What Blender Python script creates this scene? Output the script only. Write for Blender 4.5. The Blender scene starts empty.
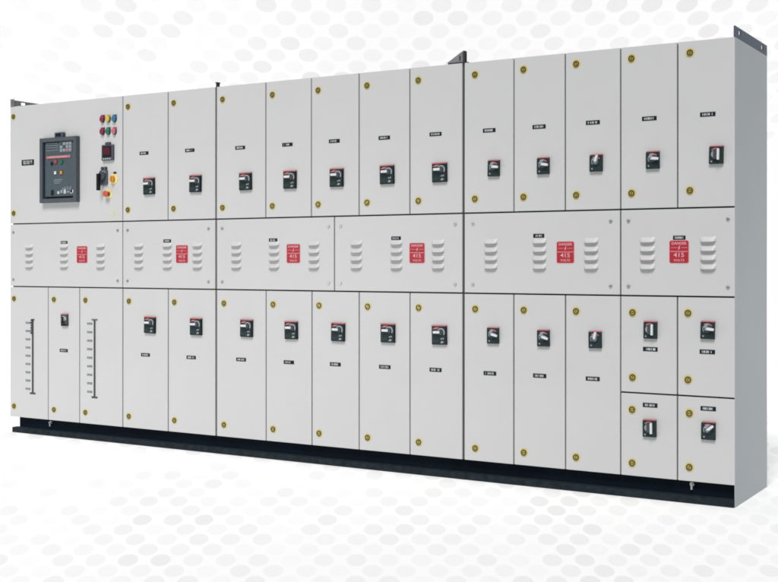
import bpy, bmesh, math, random
from mathutils import Vector, Matrix
random.seed(7)
R = math.radians
S = bpy.context.scene
COL = S.collection

# ------------------------------------------------------------------ materials
def newmat(name):
    m = bpy.data.materials.new(name); m.use_nodes = True
    nt = m.node_tree
    return m, nt, nt.nodes['Principled BSDF']

def plain(name, rgb, rough=0.5, metal=0.0, var=0.0, scale=40, bump=0.0, bscale=600, spec=0.5, coat=0.0):
    m, nt, b = newmat(name)
    b.inputs['Base Color'].default_value = (*rgb, 1)
    b.inputs['Roughness'].default_value = rough
    b.inputs['Metallic'].default_value = metal
    b.inputs['Specular IOR Level'].default_value = spec
    b.inputs['Coat Weight'].default_value = coat
    tc = nt.nodes.new('ShaderNodeTexCoord')
    if var:
        n = nt.nodes.new('ShaderNodeTexNoise'); n.inputs['Scale'].default_value = scale
        n.inputs['Detail'].default_value = 5
        nt.links.new(tc.outputs['Object'], n.inputs['Vector'])
        r = nt.nodes.new('ShaderNodeMapRange')
        r.inputs['From Min'].default_value = .3; r.inputs['From Max'].default_value = .7
        r.inputs['To Min'].default_value = 1 - var; r.inputs['To Max'].default_value = 1 + var
        nt.links.new(n.outputs['Fac'], r.inputs['Value'])
        v = nt.nodes.new('ShaderNodeVectorMath'); v.operation = 'SCALE'
        v.inputs[0].default_value = rgb
        nt.links.new(r.outputs[0], v.inputs['Scale'])
        nt.links.new(v.outputs[0], b.inputs['Base Color'])
        r2 = nt.nodes.new('ShaderNodeMapRange')
        r2.inputs['To Min'].default_value = rough - .06; r2.inputs['To Max'].default_value = rough + .06
        nt.links.new(n.outputs['Fac'], r2.inputs['Value'])
        nt.links.new(r2.outputs[0], b.inputs['Roughness'])
    if bump:
        n = nt.nodes.new('ShaderNodeTexNoise'); n.inputs['Scale'].default_value = bscale
        n.inputs['Detail'].default_value = 2
        nt.links.new(tc.outputs['Object'], n.inputs['Vector'])
        bp = nt.nodes.new('ShaderNodeBump'); bp.inputs['Strength'].default_value = bump
        bp.inputs['Distance'].default_value = .001
        nt.links.new(n.outputs['Fac'], bp.inputs['Height'])
        nt.links.new(bp.outputs[0], b.inputs['Normal'])
        if bscale < 500:                                    # slight unevenness of folded sheet metal
            n3 = nt.nodes.new('ShaderNodeTexNoise'); n3.inputs['Scale'].default_value = 2.6; n3.inputs['Detail'].default_value = 1
            oi = nt.nodes.new('ShaderNodeObjectInfo'); ad = nt.nodes.new('ShaderNodeVectorMath'); ad.operation = 'ADD'
            nt.links.new(tc.outputs['Object'], ad.inputs[0]); nt.links.new(oi.outputs['Location'], ad.inputs[1])
            nt.links.new(ad.outputs[0], n3.inputs['Vector'])
            b3 = nt.nodes.new('ShaderNodeBump'); b3.inputs['Strength'].default_value = .35; b3.inputs['Distance'].default_value = .02
            nt.links.new(n3.outputs['Fac'], b3.inputs['Height']); nt.links.new(b3.outputs[0], bp.inputs['Normal'])
    return m

M = dict(
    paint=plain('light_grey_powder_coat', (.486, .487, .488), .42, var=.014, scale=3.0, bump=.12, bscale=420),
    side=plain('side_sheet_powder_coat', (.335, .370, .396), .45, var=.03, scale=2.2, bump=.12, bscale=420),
    louver=plain('louver_powder_coat', (.50, .50, .50), .45),
    gap=plain('dark_parts_and_seam_shade', (.045, .045, .05), .85, spec=.15),  # dark parts; on the body fronts it paints shade into door seams
    plinth=plain('black_plinth_paint', (.005, .009, .015), .75, var=.2, scale=6, spec=.06),
    lip=plain('plinth_channel_lip', (.015, .021, .026), .75, var=.35, scale=30, spec=.08),
    bracket=plain('lifting_steel_blue', (.045, .068, .105), .55, metal=.0, var=.15, scale=30),
    steel=plain('lifting_steel_grey', (.20, .20, .21), .45, metal=.3, var=.15, scale=30),
    zinc=plain('zinc_screw', (.42, .42, .43), .35, metal=.7),
    brass=plain('brass_lock', (.58, .45, .16), .35, metal=.6),
    olive=plain('dark_lock_ring', (.075, .065, .018), .45),
    halo=plain('pale_yellow_washer', (.58, .48, .15), .6),
    black=plain('black_plastic', (.010, .012, .014), .5, spec=.15),
    dkgreen=plain('black_green_plastic', (.014, .027, .029), .5, var=.2, scale=60, spec=.2),
    dkgrey=plain('dark_grey_plastic', (.05, .06, .07), .5, spec=.25),
    frame=plain('grey_blue_bezel', (.062, .075, .092), .5, var=.08, scale=40, spec=.3),
    face=plain('faceplate_grey', (.056, .078, .09), .5, var=.08, scale=40, spec=.3),
    panel=plain('faceplate_panel', (.08, .105, .12), .4),
    mid=plain('mid_grey_plastic', (.24, .27, .29), .4),
    white=plain('white_plastic', (.60, .61, .62), .4),
    pale=plain('pale_print', (.42, .46, .48), .5),
    red=plain('red_plastic', (.36, .05, .055), .4),
    pinkred=plain('faded_red_strip', (.40, .14, .15), .55),
    crimson=plain('crimson_lens', (.22, .018, .05), .3, coat=.1),
    rose=plain('rose_lens', (.46, .12, .14), .3, coat=.1),
    yellow=plain('yellow_lens', (.55, .40, .06), .3, coat=.1),
    blue=plain('blue_lens', (.025, .15, .26), .3, coat=.1),
    green=plain('green_lens', (.01, .14, .09), .2, coat=.4),
    orange=plain('orange_plastic', (.55, .24, .03), .4),
    mush=plain('red_orange_mushroom', (.52, .07, .03), .35, coat=.1),
    ylab=plain('yellow_ring_label', (.78, .62, .20), .5),
    display=plain('dark_red_display', (.07, .012, .02), .15, coat=.3),
    sticker=plain('danger_red_print', (.34, .006, .020), .5, var=.05, scale=80),
    edge=plain('pale_red_border', (.56, .33, .34), .5),
    ink=plain('white_print', (.58, .32, .34), .5),
    faint=plain('faded_sticker', (.50, .49, .43), .5),
    tick=plain('grey_print', (.09, .09, .095), .6),
)

# ------------------------------------------------------------------ mesh helpers
class MB:
    """collects shapes, builds them as one mesh object"""
    def __init__(s): s.bm = bmesh.new(); s.mats = []
    def mi(s, m):
        if m not in s.mats: s.mats.append(m)
        return s.mats.index(m)
    def _take(s, bm2, m, mtx=None, smooth=False):
        if mtx is not None: bmesh.ops.transform(bm2, matrix=mtx, verts=bm2.verts)
        k = s.mi(m); vm = {}
        for v in bm2.verts: vm[v] = s.bm.verts.new(v.co)
        for f in bm2.faces:
            nf = s.bm.faces.new([vm[v] for v in f.verts]); nf.material_index = k; nf.smooth = smooth
        bm2.free()
    def box(s, x0, x1, y0, y1, z0, z1, m, bev=0.0, seg=2, mtx=None):
        b = bmesh.new()
        bmesh.ops.create_cube(b, size=1, matrix=Matrix.Translation(((x0+x1)/2, (y0+y1)/2, (z0+z1)/2)) @ Matrix.Diagonal((x1-x0, y1-y0, z1-z0, 1)))
        if bev: bmesh.ops.bevel(b, geom=b.edges[:], offset=bev, segments=seg, affect='EDGES', profile=.5)
        s._take(b, m, mtx)
    def cyl(s, x, z, y0, y1, r, m, r2=None, n=24, sx=1, sz=1, bev=0.0, smooth=False):
        """cylinder along y; y0 is the front (smaller y)"""
        b = bmesh.new()
        bmesh.ops.create_cone(b, cap_ends=True, segments=n, radius1=r, radius2=(r if r2 is None else r2), depth=abs(y1-y0))
        if bev: bmesh.ops.bevel(b, geom=[e for e in b.edges if not e.is_manifold or len(e.link_faces) == 2 and any(len(f.verts) > 4 for f in e.link_faces)], offset=bev, segments=2, affect='EDGES', profile=.5)
        mt = Matrix.Translation((x, (y0+y1)/2, z)) @ Matrix.Diagonal((sx, 1, sz, 1)) @ Matrix.Rotation(R(-90), 4, 'X')
        s._take(b, m, mt, smooth)
    def ring(s, x, z, y0, y1, ri, ro, m, a0=0, a1=360, n=28):
        k = s.mi(m); full = abs(a1-a0) >= 360
        N = n; pts = []
        for i in range(N + (0 if full else 1)):
            a = R(a0 + (a1-a0)*i/N); c, q = math.cos(a), math.sin(a)
            pts.append([s.bm.verts.new((x+r*c, y, z+r*q)) for r, y in ((ri, y1), (ri, y0), (ro, y0), (ro, y1))])
        for i in range(N):
            p, q = pts[i], pts[(i+1) % len(pts)]
            for j in range(4):
                f = s.bm.faces.new((p[j], p[(j+1) % 4], q[(j+1) % 4], q[j])); f.material_index = k
        if not full:
            s.bm.faces.new(pts[0]).material_index = k; s.bm.faces.new(pts[-1][::-1]).material_index = k
    def prism(s, pts, y0, y1, m, mtx=None):
        """polygon in xz extruded along y"""
        b = bmesh.new()
        A = [b.verts.new((x, y0, z)) for x, z in pts]; B = [b.verts.new((x, y1, z)) for x, z in pts]
        b.faces.new(A); b.faces.new(B[::-1])
        for i in range(len(A)): b.faces.new((A[i], B[i], B[(i+1) % len(A)], A[(i+1) % len(A)]))
        s._take(b, m, mtx)
    def text(s, txt, size, x, y, z, m, bold=0.0, sx=1.0):
        cu = bpy.data.curves.new('t', 'FONT'); cu.body = txt; cu.size = size
        cu.align_x = 'CENTER'; cu.align_y = 'CENTER'; cu.extrude = .0003; cu.offset = bold; cu.resolution_u = 3
        o = bpy.data.objects.new('t', cu); COL.objects.link(o)
        dg = bpy.context.evaluated_depsgraph_get(); me = bpy.data.meshes.new_from_object(o.evaluated_get(dg))
        b = bmesh.new(); b.from_mesh(me)
        s._take(b, m, Matrix.Translation((x, y, z)) @ Matrix.Diagonal((sx, 1, 1, 1)) @ Matrix.Rotation(R(90), 4, 'X'))
        bpy.data.objects.remove(o); bpy.data.curves.remove(cu); bpy.data.meshes.remove(me)
    def build(s, name, parent=None, loc=(0, 0, 0)):
        bmesh.ops.recalc_face_normals(s.bm, faces=s.bm.faces)
        me = bpy.data.meshes.new(name); s.bm.to_mesh(me); s.bm.free()
        for m in s.mats: me.materials.append(m)
        o = bpy.data.objects.new(name, me); COL.objects.link(o); o.location = loc
        if parent: o.parent = parent
        return o

def copy(o, parent, loc):
    c = o.copy(); COL.objects.link(c); c.parent = parent; c.location = loc
    return c

# ------------------------------------------------------------------ the switchboard
root = bpy.data.objects.new('switchboard', None); COL.objects.link(root)
root['label'] = 'long light grey electrical switchboard of many doors standing on a black plinth'
root['category'] = 'switchboard'

W, D, TOP, BOT = 4.659, .585, 2.100, .100
R12, R23, R34 = 1.342, .939, .487
SEC = [(0, 1.702), (1.702, 3.297), (3.297, W)]
for i, (a, b) in enumerate(SEC):
    m = MB()
    x0 = a + (.006 if i else .004); x1 = b - (.006 if i < 2 else .004)
    m.box(x0, x1, .034, D, BOT + .002, TOP - .001, M['paint'], .002)
    m.box(x0 - (.003 if not i else -.002), x1 - .002, .026, .0345, BOT + .006, TOP - .006, M['gap'])  # dark sheet behind the doors, seam shade put into its colour
    m.build('cabinet_body', root)
m = MB()
for x in (1.702, 3.297):
    m = MB(); m.box(x - .0055, x + .0055, .012, .30, BOT, TOP - .004, M['gap']); m.build('joint_gasket', root)
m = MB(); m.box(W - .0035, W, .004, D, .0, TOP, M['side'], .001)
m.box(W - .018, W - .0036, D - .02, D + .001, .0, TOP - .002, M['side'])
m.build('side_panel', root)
# plinth: recessed channel with protruding lip
pl = MB()
pl.box(.045, W - .004, .040, D - .02, .0, BOT, M['plinth'], .002)
pl.box(.026, W - .004, -.006, .0395, .0, .033, M['lip'], .002)
pl = pl.build('plinth', root)
for (x, z) in ((.337, .079), (4.456, .082)):
    m = MB(); m.cyl(0, 0, -.012, .0, .011, M['zinc'], n=6); m.cyl(0, 0, -.022, -.012, .005, M['zinc'], n=12)
    m.box(-.004, .004, -.018, -.010, -.024, .0, M['zinc'])
    m.build('earth_bolt', pl, (x, .040, z))

def slotted(name, axis, L, H, slots, t, mat, loc):
    """thin plate L x H with slots cut through"""
    bm = bmesh.new()
    us = sorted({0, L} | {v for s in slots for v in s[:2]}); zs = sorted({0, H} | {v for s in slots for v in s[2:]})
    V = {}
    def v(u, z):
        if (u, z) not in V: V[u, z] = bm.verts.new((u, 0, z) if axis == 'x' else (0, u, z))
        return V[u, z]
    for i in range(len(us)-1):
        for j in range(len(zs)-1):
            c = ((us[i]+us[i+1])/2, (zs[j]+zs[j+1])/2)
            if any(s[0] < c[0] < s[1] and s[2] < c[1] < s[3] for s in slots): continue
            bm.faces.new((v(us[i], zs[j]), v(us[i+1], zs[j]), v(us[i+1], zs[j+1]), v(us[i], zs[j+1])))
    r = bmesh.ops.extrude_face_region(bm, geom=bm.faces[:])
    d = Vector((0, t, 0)) if axis == 'x' else Vector((t, 0, 0))
    bmesh.ops.translate(bm, vec=d, verts=[g for g in r['geom'] if isinstance(g, bmesh.types.BMVert)])
    bmesh.ops.recalc_face_normals(bm, faces=bm.faces)
    me = bpy.data.meshes.new(name); bm.to_mesh(me); bm.free(); me.materials.append(mat)
    o = bpy.data.objects.new(name, me); COL.objects.link(o); o.parent = root; o.location = loc
    return o
slotted('lifting_bracket', 'y', D, .050, [(.065, .10, .020, .040), (D - .11, D - .075, .018, .038)], -.006, M['bracket'], (W, .0, TOP + .0005))
lb = slotted('lifting_bracket', 'y', D, .044, [(.08, .12, .018, .036), (D - .12, D - .08, .018, .036)], .006, M['steel'], (.006, .0, TOP + .0005))
m = MB(); m.box(0, .006, -.002, .0, .0, .047, M['steel']); m.box(.006, .014, -.002, .004, .0, .047, M['steel'])
m.box(.022, .030, -.002, .004, .0, .047, M['steel']); m.box(.014, .022, -.002, .004, .0, .014, M['steel']); m.box(.014, .022, -.002, .004, .036, .047, M['steel'])
m.build('end_tab', lb, (0, 0, 0))
mb = MB()
mb.box(3.2915, 3.3025, .004, .030, TOP, 2.163, M['gap'], .001)
mb.box(3.205, 3.2915, .010, .06, TOP, 2.108, M['gap'])
mb.prism([(3.196, 2.1085), (3.291, 2.1085), (3.291, 2.160), (3.281, 2.160)], .012, .016, M['steel'])
mb.box(3.268, 3.276, .0105, .0118, 2.116, 2.140, M['gap'])
mb.box(3.3026, 3.318, .010, .06, TOP, 2.106, M['gap'])
mb.build('lifting_bracket', root)
m = MB(); m.box(1.697, 1.707, .006, .03, TOP - .004, 2.122, M['gap'], .001); m.box(1.694, 1.710, .004, .032, 2.1222, 2.128, M['gap'], .001)
m.build('joint_stud', root)

# ---- prototypes (first placement uses the object itself)
def proto_lock():
    m = MB()
    m.cyl(0, 0, -.0012, 0, .0215, M['halo'], n=32)
    m.ring(0, 0, -.006, -.0012, .0085, .0150, M['olive'])
    m.cyl(0, 0, -.004, -.0012, .0086, M['brass'], n=20)
    m.box(-.0022, .0022, -.0056, -.004, -.0065, .0065, M['olive'])
    return m
def proto_screw():
    m = MB(); m.cyl(0, 0, -.004, 0, .0085, M['zinc'], n=16, bev=.001); m.box(-.006, .006, -.0044, -.0039, -.001, .001, M['gap'])
    return m
def proto_louvers():
    m = MB()
    k = m.mi(M['louver']); kg = m.mi(M['gap'])
    for j in range(4):
        zc = .062 - .0412*j
        N = 12; rows = []
        for i in range(N+1):
            t = i/N; x = (t-.5)*.072
            e = max(0., 1-abs(2*t-1)**4)                 # bulge across the width
            col = []
            for q in range(6):
                s_ = q/5
                z = zc + .015 - .026*s_ * (0.9+.1*e)
                y = -.015*math.sin(s_*math.pi/2)*math.sqrt(e)
                col.append(m.bm.verts.new((x, y-.0004, z)))
            rows.append(col)
        for i in range(N):
            for q in range(5):
                f = m.bm.faces.new((rows[i][q], rows[i+1][q], rows[i+1][q+1], rows[i][q+1])); f.material_index = k; f.smooth = True
        back = [m.bm.verts.new((c[5].co.x, -.0004, c[5].co.z)) for c in rows]
        for i in range(N):
            f = m.bm.faces.new((rows[i][5], rows[i+1][5], back[i+1], back[i])); f.material_index = kg
    return m
def plate_mb(w, h, seed, style=0):
    m = MB(); rnd = random.Random(seed)
    m.box(-w/2, w/2, -.0018, 0, -h/2, h/2, M['black'], .0006, 1)
    n = 6; span = w*.70; x = -span/2
    while x < span/2 - .004:                                   # rows of small engraved strokes
        l = rnd.uniform(.0018, .0042)*w/.07
        for r_, zz in (((0, .18*h), (1, -.16*h)) if style else ((0, 0),)):
            if rnd.random() < .9:
                hh = h*(.14 if style else .26)
                m.box(x, min(x+l, span/2), -.0022, -.0018, zz-hh, zz+hh, M['pale' if rnd.random() < .8 else 'white'])
        x += l + rnd.choice((.0016, .0016, .004))*w/.07
    return m
def handle_large():
    m = MB()
    m.box(-.043, .043, -.013, 0, -.049, .044, M['black'], .003)
    m.box(-.0425, .0425, -.015, 0, .0445, .051, M['pinkred'], .001)
    m.box(-.040, .040, -.016, -.013, -.046, .041, M['dkgreen'], .0012)
    m.prism([(-.036, .030), (-.018, .040), (.006, .040), (-.010, .030)], -.0178, -.016, M['pinkred'])
    m.ring(.014, .014, -.019, -.016, .0155, .0225, M['mid'], -35, 165)
    m.cyl(.012, .014, -.024, -.016, .014, M['dkgrey'], n=24, bev=.001)
    m.box(-.024, .014, -.036, -.026, .0085, .0215, M['white'], .003)
    m.box(-.010, .010, -.028, -.022, .006, .024, M['dkgrey'], .002)
    m.box(.012, .032, -.0185, -.016, -.024, -.013, M['dkgrey'], .001)
    m.prism([(.010, -.040), (.018, -.029), (.030, -.033), (.024, -.041)], -.0185, -.016, M['mid'])
    m.box(.014, .020, -.0195, -.0185, -.022, -.015, M['mid'])
    m.box(.025, .030, -.0195, -.0185, -.019, -.014, M['pale'])
    m.box(-.034, -.008, -.0168, -.016, -.030, -.028, M['dkgrey'])
    m.box(-.034, -.014, -.0168, -.016, -.036, -.034, M['dkgrey'])
    return m
def handle_small(ang):
    m = MB()
    m.box(-.032, .032, -.022, 0, -.041, .036, M['dkgreen'], .003)
    m.box(-.029, .032, -.024, 0, .0362, .041, M['pinkred'], .001)
    m.ring(0, .004, -.025, -.022, .022, .027, M['pinkred'], 35, 125)
    m.ring(0, .004, -.0245, -.022, .017, .0215, M['mid'], 60, 215)
    m.cyl(0, .004, -.032, -.022, .0165, M['dkgrey'], n=28, bev=.0015)
    m.prism([(-.020, .012), (-.004, .030), (.010, .028), (-.006, .010)], -.0335, -.0322, M['mid'])
    T = Matrix.Translation((0.003, 0, .006)) @ Matrix.Rotation(R(ang), 4, 'Y')
    m.box(-.002, .031, -.054, -.040, -.0055, .0055, M['white'], .002, mtx=T)
    m.box(-.012, .020, -.040, -.032, -.008, .008, M['mid'], .002, mtx=T)
    m.cyl(-.018, -.028, -.024, -.022, .004, M['mid'], n=12)
    bmesh.ops.scale(m.bm, vec=(1, .66, 1), verts=m.bm.verts)
    return m
def handle_vert():
    m = MB()
    m.box(-.032, .032, -.022, 0, -.041, .036, M['dkgreen'], .003)
    m.box(-.029, .032, -.024, 0, .0362, .041, M['pinkred'], .001)
    m.ring(0, .004, -.025, -.022, .022, .027, M['pinkred'], 60, 140)
    m.cyl(-.003, .002, -.032, -.022, .018, M['mid'], n=28, bev=.0015)
    m.box(-.010, .012, -.040, -.032, -.020, .024, M['dkgrey'], .002)
    m.box(.009, .0185, -.054, -.034, -.024, .026, M['white'], .002)
    m.cyl(-.020, -.030, -.024, -.022, .004, M['mid'], n=12)
    bmesh.ops.scale(m.bm, vec=(1, .66, 1), verts=m.bm.verts)
    return m
def handle_narrow():
    m = MB()
    m.box(-.028, .028, -.022, 0, -.036, .034, M['dkgrey'], .003)
    m.box(-.028, .028, -.024, 0, .0345, .041, M['pinkred'], .001)
    m.ring(.002, .006, -.027, -.022, .013, .020, M['pale'], -20, 200)
    m.cyl(.002, .006, -.034, -.022, .012, M['mid'], n=24, bev=.001)
    m.box(-.004, .007, -.046, -.034, -.018, .022, M['black'], .002)
    m.box(-.020, .022, -.026, -.022, -.032, -.022, M['black'])
    bmesh.ops.scale(m.bm, vec=(1, .66, 1), verts=m.bm.verts)
    return m
def danger_mb():
    m = MB(); w, h = .088, .102
    def rr(w, h, r):
        P = []
        for cx, cz, a in ((w/2-r, h/2-r, 0), (-w/2+r, h/2-r, 90), (-w/2+r, -h/2+r, 180), (w/2-r, -h/2+r, 270)):
            for i in range(5): P.append((cx+r*math.cos(R(a+22.5*i)), cz+r*math.sin(R(a+22.5*i))))
        return P
    m.prism(rr(w+.006, h+.006, .010), -.0008, 0, M['edge'])
    m.prism(rr(w, h, .008), -.0014, -.0008, M['sticker'])
    y = -.0017
    m.text('DANGER', .0165, 0, y, .0385, M['ink'], .0003, 1.05)
    for x0, x1 in ((-.038, -.010), (.010, .038)):
        m.box(x0, x1, -.0017, -.0014, .0185, .0200, M['ink'])
    m.prism([(.003, .029), (-.006, .016), (-.0005, .017), (-.004, .006), (.006, .0195), (.0008, .0185), (.0055, .029)], -.0018, -.0014, M['ink'])
    m.box(-.041, .041, -.0017, -.0014, .0005, .0030, M['ink'])
    m.text('415', .028, 0, y, -.0150, M['ink'], .0003, 1.2)
    m.text('VOLTS', .0145, 0, y, -.0390, M['ink'], .0002, 1.15)
    return m

LIB = {}
def put(kind, maker, parent, name, x, z, y=0.0):
    if kind in LIB: return copy(LIB[kind], parent, (x, y, z))
    o = maker().build(name, parent, (x, y, z)); LIB[kind] = o
    return o

def door(x0, x1, z0, z1, name='door', jut=0.0):
    g = .0032
    m = MB()
    a = x0 + (g if abs(x0-1.702) > 1e-3 and abs(x0-3.297) > 1e-3 else .0065)
    b = x1 - (g if abs(x1-1.702) > 1e-3 and abs(x1-3.297) > 1e-3 else .0065)
    if x0 == 0: a = .001
    if x1 == W: b = W - .001
    c = z0 + (.0036 if z0 > .2 else 0); d = z1 - (.0036 if z1 < 2 else 0)
    w, h = b-a, d-c
    m.box(-w/2, w/2, 0, .0225, -h/2, h/2, M['paint'], .0022, 3)
    # tiny fitting tolerance so that no two doors sit quite alike
    o = m.build(name, root, ((a+b)/2, random.uniform(0, .0012), (c+d)/2))
    o.rotation_euler = (R(random.uniform(-.10, .10)), 0, R(random.uniform(-.18, .18)))
    return o
def on(d, x, z): return (x - d.location.x, z - d.location.z)
def lock(d, x, z):
    o = put('lock', proto_lock, d, 'lock', *on(d, x, z)); o.rotation_euler[1] = R(random.choice((0, 90, 20, -15, 5)) + random.uniform(-8, 8))
def nameplate(d, x, z, w=.070, h=.020, style=0):
    X, Z = on(d, x, z); plate_mb(w, h, int(x*1000+z*77), style).build('nameplate', d, (X, 0, Z))
def handle(d, kind, x, z):
    mk = {'L': handle_large, 'V': handle_vert, 'N': handle_narrow}.get(kind[0]) or (lambda: handle_small(float(kind[1:])))
    X, Z = on(d, x, z); put('h'+kind, mk, d, 'rotary_handle', X, Z).rotation_euler[1] = R(random.uniform(-1.3, 1.3))

# ---- upper row
XS = [.982, 1.341, 1.702, 2.057, 2.366, 2.674, 2.985, 3.297, 3.577, 3.848, 4.126, 4.398, W]
locks_x = [1.026, 1.386, 1.752, 2.104, 2.412, 2.725, 3.037, 3.363, 3.630, 3.905, 4.180, 4.456]
lt = [2.032, 2.030, 2.025, 2.026, 2.028, 2.030, 2.033, 2.036, 2.039, 2.043, 2.045, 2.047]
lbm = [1.411, 1.410, 1.407, 1.408, 1.409, 1.411, 1.412, 1.413, 1.415, 1.416, 1.417, 1.421]
px = [1.154, 1.508, 1.878, 2.206, 2.517, 2.831, 3.138, 3.442, 3.712, 3.989, 4.265, 4.537]
pz = [1.746, 1.746, 1.743, 1.744, 1.747, 1.748, 1.750, 1.752, 1.754, 1.758, 1.760, 1.762]
hx = [1.200, 1.556, 1.921, 2.228, 2.536, 2.852, 3.165, 3.471, 3.737, 4.008, 4.284, 4.578]
hz = [1.547, 1.550, 1.550, 1.549, 1.549, 1.553, 1.552, 1.562, 1.563, 1.565, 1.567, 1.577]
hk = ['L']*7 + ['S4', 'S8', 'S-72', 'S5', 'V']
for i in range(12):
    d = door(XS[i], XS[i+1], R12, TOP)
    lock(d, locks_x[i], lt[i]); lock(d, locks_x[i], lbm[i])
    nameplate(d, px[i], pz[i]); handle(d, hk[i], hx[i], hz[i])

# ---- incomer door with main breaker and controls
d = door(0, .982, R12, TOP)
lock(d, .033, 2.034); lock(d, .036, 1.411)
nameplate(d, .164, 1.733, .112, .036, 1)
def sub(m, name, x, z, par=None): X, Z = on(d, x, z); return m.build(name, par or d, (X, 0, Z))
for x, z, c in ((.820, 1.969, 'crimson'), (.868, 1.968, 'yellow'), (.918, 1.966, 'blue'), (.820, 1.893, 'crimson'), (.868, 1.892, 'green'), (.918, 1.890, 'rose')):
    m = MB()
    m.box(-.0165, .0165, -.004, 0, .010, .026, M[c], .001)
    m.cyl(0, 0, -.006, 0, .0168, M['dkgrey'], n=24, sz=1.3)
    m.cyl(0, 0, -.018, -.006, .0150, M[c], r2=.0150, n=24, sz=1.25, bev=.003, smooth=True)
    o = sub(m, 'indicator_lamp', x, z)
    o['label'] = {'crimson': 'dark red indicator lamp', 'yellow': 'yellow indicator lamp', 'blue': 'blue indicator lamp', 'green': 'green indicator lamp', 'rose': 'pale red indicator lamp'}[c]
m = MB()
m.box(-.047, .047, -.016, 0, -.052, .044, M['frame'], .004)
m.box(-.020, .020, -.014, 0, .044, .060, M['dkgrey'], .004)
m.box(-.036, .036, -.019, -.016, -.032, .036, M['black'], .002)
m.box(-.028, .028, -.0205, -.019, -.018, .028, M['display'])
for i in range(4): m.cyl(-.026+.0173*i, -.042, -.020, -.016, .0045, M['pale'], n=12)
sub(m, 'digital_meter', .868, 1.766)
m = MB()
m.box(-.032, .032, -.012, 0, -.052, .040, M['frame'], .006)
m.cyl(0, .004, -.030, -.012, .026, M['dkgrey'], n=28, bev=.003)
m.cyl(-.012, .050, -.010, 0, .010, M['dkgrey'], n=16); m.cyl(.016, .050, -.010, 0, .010, M['dkgrey'], n=16)
m.ring(0, .004, -.014, -.012, .027, .030, M['pale'], 40, 160)
m.box(-.018, -.001, -.052, -.030, -.086, .016, M['black'], .003)
sub(m, 'selector_switch', .831, 1.618)
m = MB()
m.ring(0, 0, -.003, 0, .016, .031, M['ylab']); m.cyl(0, 0, -.004, 0, .0162, M['ylab'])
m.cyl(0, 0, -.022, -.004, .0155, M['orange'], n=24, sz=1.3, bev=.002); m.box(-.004, .004, -.030, -.022, -.014, .014, M['orange'], .001)
m.box(-.002, .022, -.003, 0, .033, .044, M['black'], .001)
sub(m, 'key_switch', .909, 1.600)
m = MB()
m.cyl(0, 0, -.002, 0, .028, M['ylab'], n=28); m.cyl(0, 0, -.020, -.002, .013, M['dkgrey']); m.cyl(0, 0, -.034, -.020, .019, M['mush'], n=28, bev=.004, smooth=True)
sub(m, 'stop_button', .867, 1.511)
m = MB(); m.box(-.030, .030, -.0007, 0, -.036, .036, M['faint'])
m.prism([(-.020, -.018), (.020, -.018), (0, .018)], -.0012, -.0007, M['pale']); m.prism([(-.012, -.013), (.012, -.013), (0, .010)], -.0016, -.0012, M['faint'])
sub(m, 'warning_sticker', .911, 1.396)

# main air circuit breaker standing through the incomer door
ax0, az1, aw, ah = .305, 1.876, .320, .408
def P(u, v): return ((u-105)/275*aw - aw/2, ah/2 - (v-62)/503*ah)
cb = MB()
t = .026
cb.box(-aw/2, -aw/2+t, -.034, -.0005, -ah/2, ah/2, M['frame'], .003); cb.box(aw/2-t, aw/2, -.034, -.0005, -ah/2, ah/2, M['frame'], .003)
cb.box(-aw/2+t, aw/2-t, -.0335, -.0005, ah/2-t, ah/2-.0005, M['frame'], .003); cb.box(-aw/2+t, aw/2-t, -.0335, -.0005, -ah/2+.0005, -ah/2+t, M['frame'], .003)
cb.box(-.036, .036, -.026, -.0005, ah/2, ah/2+.031, M['frame'], .004)
cb.box(-.022, .022, -.028, -.026, ah/2+.006, ah/2+.024, M['black'], .001)
cb = cb.build('circuit_breaker', root, (ax0+aw/2, 0, az1-ah/2))
m = MB()
iw, ih = aw/2-t-.0005, ah/2-t-.0005
m.box(-iw, iw, -.014, -.002, -ih, ih, M['black'])
m.box(-iw+.012, iw-.008, -.022, -.014, -ih+.012, ih-.008, M['face'], .002)
def det(u0, v0, u1, v1, mat, h=.0015, bev=0):
    x0, z1 = P(u0, v0); x1, z0 = P(u1, v1); m.box(x0, x1, -.022-h, -.022, z0, z1, M[mat], bev)
det(248, 98, 345, 182, 'panel', .003)
for i in range(3):
    for j in range(4):
        det(255+22*j, 104+25*i, 271+22*j, 123+25*i, ('mid' if (i*3+j) % 4 else 'dkgrey') if (i, j) != (2, 2) else 'pinkred', .004)
for v in (104, 121, 138, 158): det(146, v, 236, v+3, 'mid')
for v in (112, 130, 148): det(150, v, 150+random.randint(40, 78), v+3, 'dkgrey')
det(152, 203, 330, 223, 'pinkred', .004, .001)
for i in range(12): det(176+11*i, 208, 182+11*i, 216, 'ink', .0045)
det(205, 386, 272, 390, 'mid'); det(205, 398, 262, 402, 'mid'); det(210, 412, 250, 416, 'mid')
det(186, 468, 204, 506, 'black', .004)
for i in range(5): det(232+24*i, 478-(i % 3)*8, 248+24*i, 498-(i % 2)*6, 'pale' if i % 2 == 0 else 'mid', .002)
for i in range(6): det(270+12*i, 452-(i*7 % 12), 274+12*i, 470, 'mid', .002)
det(330, 470, 350, 492, 'white', .002)
for u, v in ((140, 96), (352, 96), (140, 524), (350, 524)):
    x, z = P(u, v); m.cyl(x, z, -.024, -.022, .0035, M['dkgrey'], n=12)
m.build('faceplate', cb)
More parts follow.
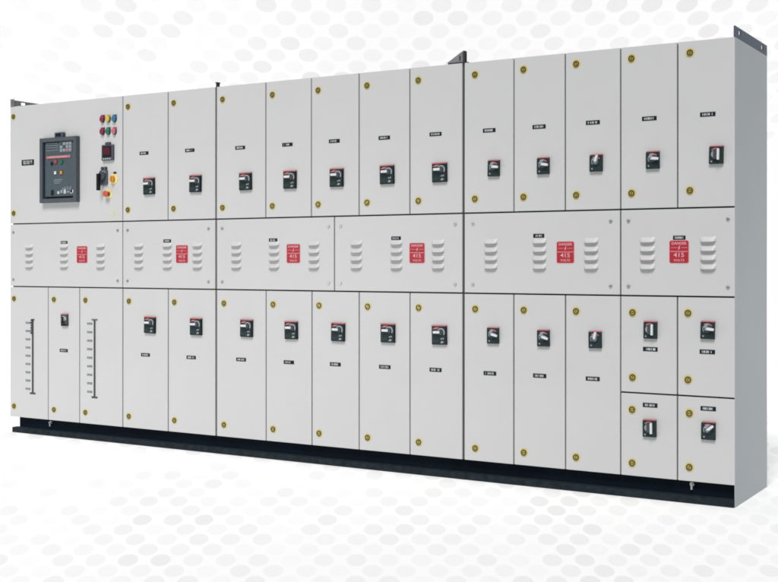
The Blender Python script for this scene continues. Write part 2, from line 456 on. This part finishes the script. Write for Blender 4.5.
for u, v, c, r, lab in ((222, 250, 'red', .0095, 'red push button'), (264, 254, 'green', .0095, 'green push button'), (192, 262, 'black', .008, 'black push button'), (220, 335, 'white', .0085, 'white flag indicator'), (264, 335, 'orange', .009, 'orange flag indicator')):
    x, z = P(u, v); b = MB(); b.box(-r, r, -.008, 0, -r*1.15, r*1.15, M[c], .002)
    b.ring(0, 0, -.002, 0, r*1.3, r*1.65, M['dkgrey'])
    o = b.build('push_button', cb, (x, -.022, z)); o['label'] = lab

# ---- middle row of vent panels
VP = [(0, .982, (.175, .486, .799), .643, (.488, 1.215), (.031, .942)),
      (.982, 1.702, (1.111, 1.336, 1.564), 1.449, (1.336, 1.217), (1.023, 1.648)),
      (1.702, 2.517, (1.849, 2.115, 2.384), 2.247, (2.109, 1.215), (1.748, 2.480)),
      (2.517, 3.297, (2.657, 2.905, 3.152), 3.029, (2.903, 1.217), (2.557, 3.251)),
      (3.297, 4.126, (3.451, 3.714, 3.980), 3.849, (3.710, 1.221), (3.351, 4.078)),
      (4.126, W, (4.256, 4.538), 4.405, (4.406, 1.207), (4.165, 4.628))]
for x0, x1, lv, sk, np_, sc in VP:
    d = door(x0, x1, R23, R12, 'vent_panel')
    for x in lv:
        X, Z = on(d, x, 1.1345); put('louvers', proto_louvers, d, 'louvers', X, Z)
    X, Z = on(d, sk, 1.1425); put('danger', danger_mb, d, 'danger_sign', X, Z)
    nameplate(d, np_[0], np_[1] + (.003 if x1 != W else 0), .058, .019)
    for x in sc:
        for z in (1.288, .983):
            X, Z = on(d, x, z); put('screw', proto_screw, d, 'screw', X, Z)

# ---- lower row
LX = [0, .346, .621, .982, 1.342, 1.702, 2.059, 2.370, 2.674, 2.986, 3.297, 3.576, 3.849, 4.126]
low = {2: None}
lk = [.039, .400, .673, 1.033, 1.391, 1.761, 2.109, 2.418, 2.728, 3.039, 3.365, 3.631, 3.904]
hh = [None, (.499, .733, 'N'), None, (1.206, .722, 'L'), (1.560, .722, 'L'), (1.928, .723, 'L'), (2.237, .721, 'L'), (2.545, .720, 'L'), (2.857, .724, 'L'), (3.164, .724, 'L'), (3.467, .732, 'S15'), (3.738, .728, 'S18'), (4.003, .729, 'S-76')]
nn = [None, (.485, .543), None, (1.165, .543), (1.518, .542), (1.884, .545), (2.216, .544), (2.523, .546), (2.834, .546), (3.138, .545), (3.446, .542), (3.715, .543), (3.988, .542)]
def scale_mb(L, n, step, top_thick, flare):
    m = MB()
    m.box(-.006, .006, -.003, 0, -L, 0, M['gap'])
    m.box(-.0235 if flare else -.012, .0235 if flare else .014, -.0035, 0, -.004, .004, M['gap' if not flare else 'tick']); m.box(-.024, .024, -.0035, 0, -L-.006, -L+.003, M['gap'])
    if top_thick:
        for i in range(6): m.box(-.015-.002*(i % 2), .001, -.005, 0, -.010-.016*i, .001-.016*i, M['gap'])
    for i in range(int(L/.012)): m.box(.002, .009, -.0042, -.003, -L+.012*i, -L+.005+.012*i, M['tick'])
    return m
for i in range(13):
    d = door(LX[i], LX[i+1], BOT, R23)
    lock(d, lk[i], .861); lock(d, lk[i], .168 if lk[i] < 3.2 else .163)
    if hh[i]: handle(d, hh[i][2], hh[i][0], hh[i][1]); nameplate(d, *nn[i])
    if i in (0, 2):
        x, zt, zb, xa = ((.209, .729, .261, .165) if i == 0 else (.750, .742, .267, .708))
        X, Z = on(d, x, zt); scale_mb(zt-zb, 9, .05, i == 0, i == 2).build('level_scale', d, (X, 0, Z))
        z0, z1 = ((.708, .286) if i == 0 else (.717, .297))
        for k in range(9):
            X, Z = on(d, xa, z0+(z1-z0)*k/8)
            def tm():
                m = MB(); m.box(-.021, .021, -.0012, 0, -.006, .006, M['tick'])
                for q in range(5): m.box(-.018+.0075*q, -.0135+.0075*q, -.0016, -.0012, -.0035, .0035, M['pale' if q % 2 else 'mid'])
                return m
            put('tick', tm, d, 'scale_mark', X, Z)
for x0, x1, z0, z1, lx, l1, l2, h_, n_ in (
        (4.126, 4.397, R34, R23, 4.185, .861, .559, (4.273, .783, 'V'), (4.270, .693)),
        (4.397, W, R34, R23, 4.447, .864, .561, (4.539, .790, 'S5'), (4.535, .691)),
        (4.126, 4.397, BOT, R34, 4.183, .409, .160, (4.269, .329, 'V'), (4.269, .434)),
        (4.397, W, BOT, R34, 4.453, .409, .164, (4.542, .337, 'S-38'), (4.539, .435))):
    d = door(x0, x1, z0, z1)
    lock(d, lx, l1); lock(d, lx, l2); handle(d, h_[2], h_[0], h_[1]); nameplate(d, *n_)

# ------------------------------------------------------------------ camera
F, CX, HY, Z0 = 1194., 389., 262.3, 5.32
X0 = (735-CX)/F*Z0; H = (508-HY)/F*Z0
yaw = math.atan2(F, 1985.)                 # front of the board against the picture plane
cxv = Vector((math.cos(yaw), math.sin(yaw), 0)); cfv = Vector((-math.sin(yaw), math.cos(yaw), 0))
cam = bpy.data.cameras.new('camera'); co = bpy.data.objects.new('camera', cam); COL.objects.link(co)
base = Vector((W, 0, 0)) - cxv*X0 - cfv*Z0
co.location = base + Vector((0, 0, H)); co.rotation_euler = (R(90), 0, yaw)
cam.sensor_width = 36; cam.lens = 36*F/778; cam.shift_y = -(291-HY)/778
cam.clip_end = 200; S.camera = co

# ------------------------------------------------------------------ white printed backdrop sweep
DW, RC = 11.0, 1.6
prof = [(-7.0, 0.0)]
for i in range(60): prof.append((-7.0 + (DW-RC+7.0)*(i+1)/60, 0.0))
for i in range(1, 17):
    a = R(90*i/16); prof.append((DW-RC+RC*math.sin(a), RC-RC*math.cos(a)))
for i in range(1, 5): prof.append((DW, RC + 5.4*i/4))
bm = bmesh.new(); grid = []
for (y, z) in prof: grid.append([bm.verts.new((x, y, z)) for x in (-14, -7, 0, 7, 14)])
for i in range(len(grid)-1):
    for j in range(4): bm.faces.new((grid[i][j], grid[i][j+1], grid[i+1][j+1], grid[i+1][j])).smooth = True
me = bpy.data.meshes.new('backdrop'); bm.to_mesh(me); bm.free()
bd = bpy.data.objects.new('backdrop', me); COL.objects.link(bd); bd['kind'] = 'structure'
bd.location = base; bd.rotation_euler = (0, 0, yaw)
mat, nt, bs = newmat('printed_white_vinyl'); me.materials.append(mat)
N, Lk = nt.nodes, nt.links
def mth(op, a, b=None, c=None):
    n = N.new('ShaderNodeMath'); n.operation = op
    for i, v in enumerate((a, b, c)):
        if v is None: continue
        if isinstance(v, (int, float)): n.inputs[i].default_value = v
        else: Lk.new(v, n.inputs[i])
    return n.outputs[0]
tc = N.new('ShaderNodeTexCoord'); sp = N.new('ShaderNodeSeparateXYZ'); Lk.new(tc.outputs['Object'], sp.inputs[0])
X, Y, Z = sp.outputs
def dots(U, V, ru, rv, seed):
    out = None
    for ou, ov in ((0, 0), (.5, 1)):
        iu = mth('ROUND', mth('SUBTRACT', U, ou)); iv = mth('ROUND', mth('MULTIPLY', mth('SUBTRACT', V, ov), .5))
        du = mth('DIVIDE', mth('SUBTRACT', mth('SUBTRACT', U, ou), iu), ru)
        dv = mth('DIVIDE', mth('SUBTRACT', mth('SUBTRACT', V, ov), mth('MULTIPLY', iv, 2)), rv)
        r2 = mth('ADD', mth('MULTIPLY', du, du), mth('MULTIPLY', dv, dv))
        mr = N.new('ShaderNodeMapRange'); mr.inputs['From Min'].default_value = .88; mr.inputs['From Max'].default_value = 1.1
        mr.inputs['To Min'].default_value = 1; mr.inputs['To Max'].default_value = 0; Lk.new(r2, mr.inputs['Value'])
        cb_ = N.new('ShaderNodeCombineXYZ'); Lk.new(iu, cb_.inputs[0]); Lk.new(iv, cb_.inputs[1]); cb_.inputs[2].default_value = seed+ou
        wn = N.new('ShaderNodeTexWhiteNoise'); wn.noise_dimensions = '3D'; Lk.new(cb_.outputs[0], wn.inputs['Vector'])
        # broad patches where the print is stronger or fades out
        pn = N.new('ShaderNodeTexNoise'); pn.inputs['Scale'].default_value = .22; pn.inputs['Detail'].default_value = 0; Lk.new(cb_.outputs[0], pn.inputs['Vector'])
        pm = N.new('ShaderNodeMapRange'); pm.inputs['From Min'].default_value = .35; pm.inputs['From Max'].default_value = .65
        pm.inputs['To Min'].default_value = .6; Lk.new(pn.outputs['Fac'], pm.inputs['Value'])
        k = mth('MULTIPLY', mth('MULTIPLY', mth('MULTIPLY_ADD', wn.outputs['Value'], .78, .22), pm.outputs[0]), mr.outputs[0])
        out = k if out is None else mth('ADD', out, k)
    return out
den = mth('MULTIPLY_ADD', Y, 447., H*F)
Uf = mth('DIVIDE', mth('MULTIPLY', X, F/.0438), den); Vf = mth('DIVIDE', mth('MULTIPLY', Y, 52136.), den)
wz = mth('MULTIPLY_ADD', mth('SUBTRACT', Z, H), F/DW, 388.)
Uw = mth('DIVIDE', mth('MULTIPLY', X, F/DW/.0543), wz); Vw = mth('DIVIDE', 30341., wz)
kf = dots(Uf, Vf, .305, .56, 3.); kw = dots(Uw, Vw, .295, .56, 9.)
fl = N.new('ShaderNodeMapRange'); fl.inputs['From Min'].default_value = DW-RC-1.2; fl.inputs['From Max'].default_value = DW-RC; fl.inputs['To Min'].default_value = 1; fl.inputs['To Max'].default_value = 0; Lk.new(Y, fl.inputs['Value'])
wl = N.new('ShaderNodeMapRange'); wl.inputs['From Min'].default_value = RC; wl.inputs['From Max'].default_value = RC+.8; Lk.new(Z, wl.inputs['Value'])
k = mth('ADD', mth('MULTIPLY', kf, fl.outputs[0]), mth('MULTIPLY', kw, wl.outputs[0]))
mx = N.new('ShaderNodeMix'); mx.data_type = 'RGBA'
mx.inputs[6].default_value = (.93, .93, .93, 1); mx.inputs[7].default_value = (DOTC := .785, DOTC, DOTC, 1)
Lk.new(k, mx.inputs[0]); Lk.new(mx.outputs[2], bs.inputs['Base Color'])
bs.inputs['Roughness'].default_value = .9; bs.inputs['Specular IOR Level'].default_value = .1

# ------------------------------------------------------------------ studio light
w = bpy.data.worlds.new('World'); S.world = w; w.use_nodes = True
bg = w.node_tree.nodes['Background']; bg.inputs[0].default_value = (.90, .96, 1.0, 1); bg.inputs[1].default_value = .20
sun = bpy.data.lights.new('key_lamp', 'SUN'); so = bpy.data.objects.new('key_lamp', sun); COL.objects.link(so)
sun.energy = 3.12; sun.angle = R(22); sun.color = (1.0, .992, .98)
el, azi = R(50), R(16)                      # height, and how far left of the camera axis it stands
Lv = (-cfv*math.cos(azi) - cxv*math.sin(azi))*math.cos(el) + Vector((0, 0, math.sin(el)))
so.rotation_euler = Lv.to_track_quat('Z', 'Y').to_euler()

al = bpy.data.lights.new('added_left_fill', 'AREA'); ao = bpy.data.objects.new('added_left_fill', al); COL.objects.link(ao)  # unseen fill light, added to brighten the left-hand doors
al.shape = 'SQUARE'; al.size = 1.3; al.energy = 34; al.color = (1, .995, .99)
ao.location = co.location - cxv*4.2 + cfv*4.2 + Vector((0, 0, -.15))
ao.rotation_euler = (ao.location - Vector((.4, 0, 1.4))).to_track_quat('Z', 'Y').to_euler()

# ------------------------------------------------------------------ render
S.render.engine = 'CYCLES'
S.view_settings.view_transform = 'Standard'; S.view_settings.look = 'None'
S.view_settings.exposure = 0; S.view_settings.gamma = 1
S.render.resolution_x = 1024; S.render.resolution_y = 766
S.cycles.filter_width = 1.8
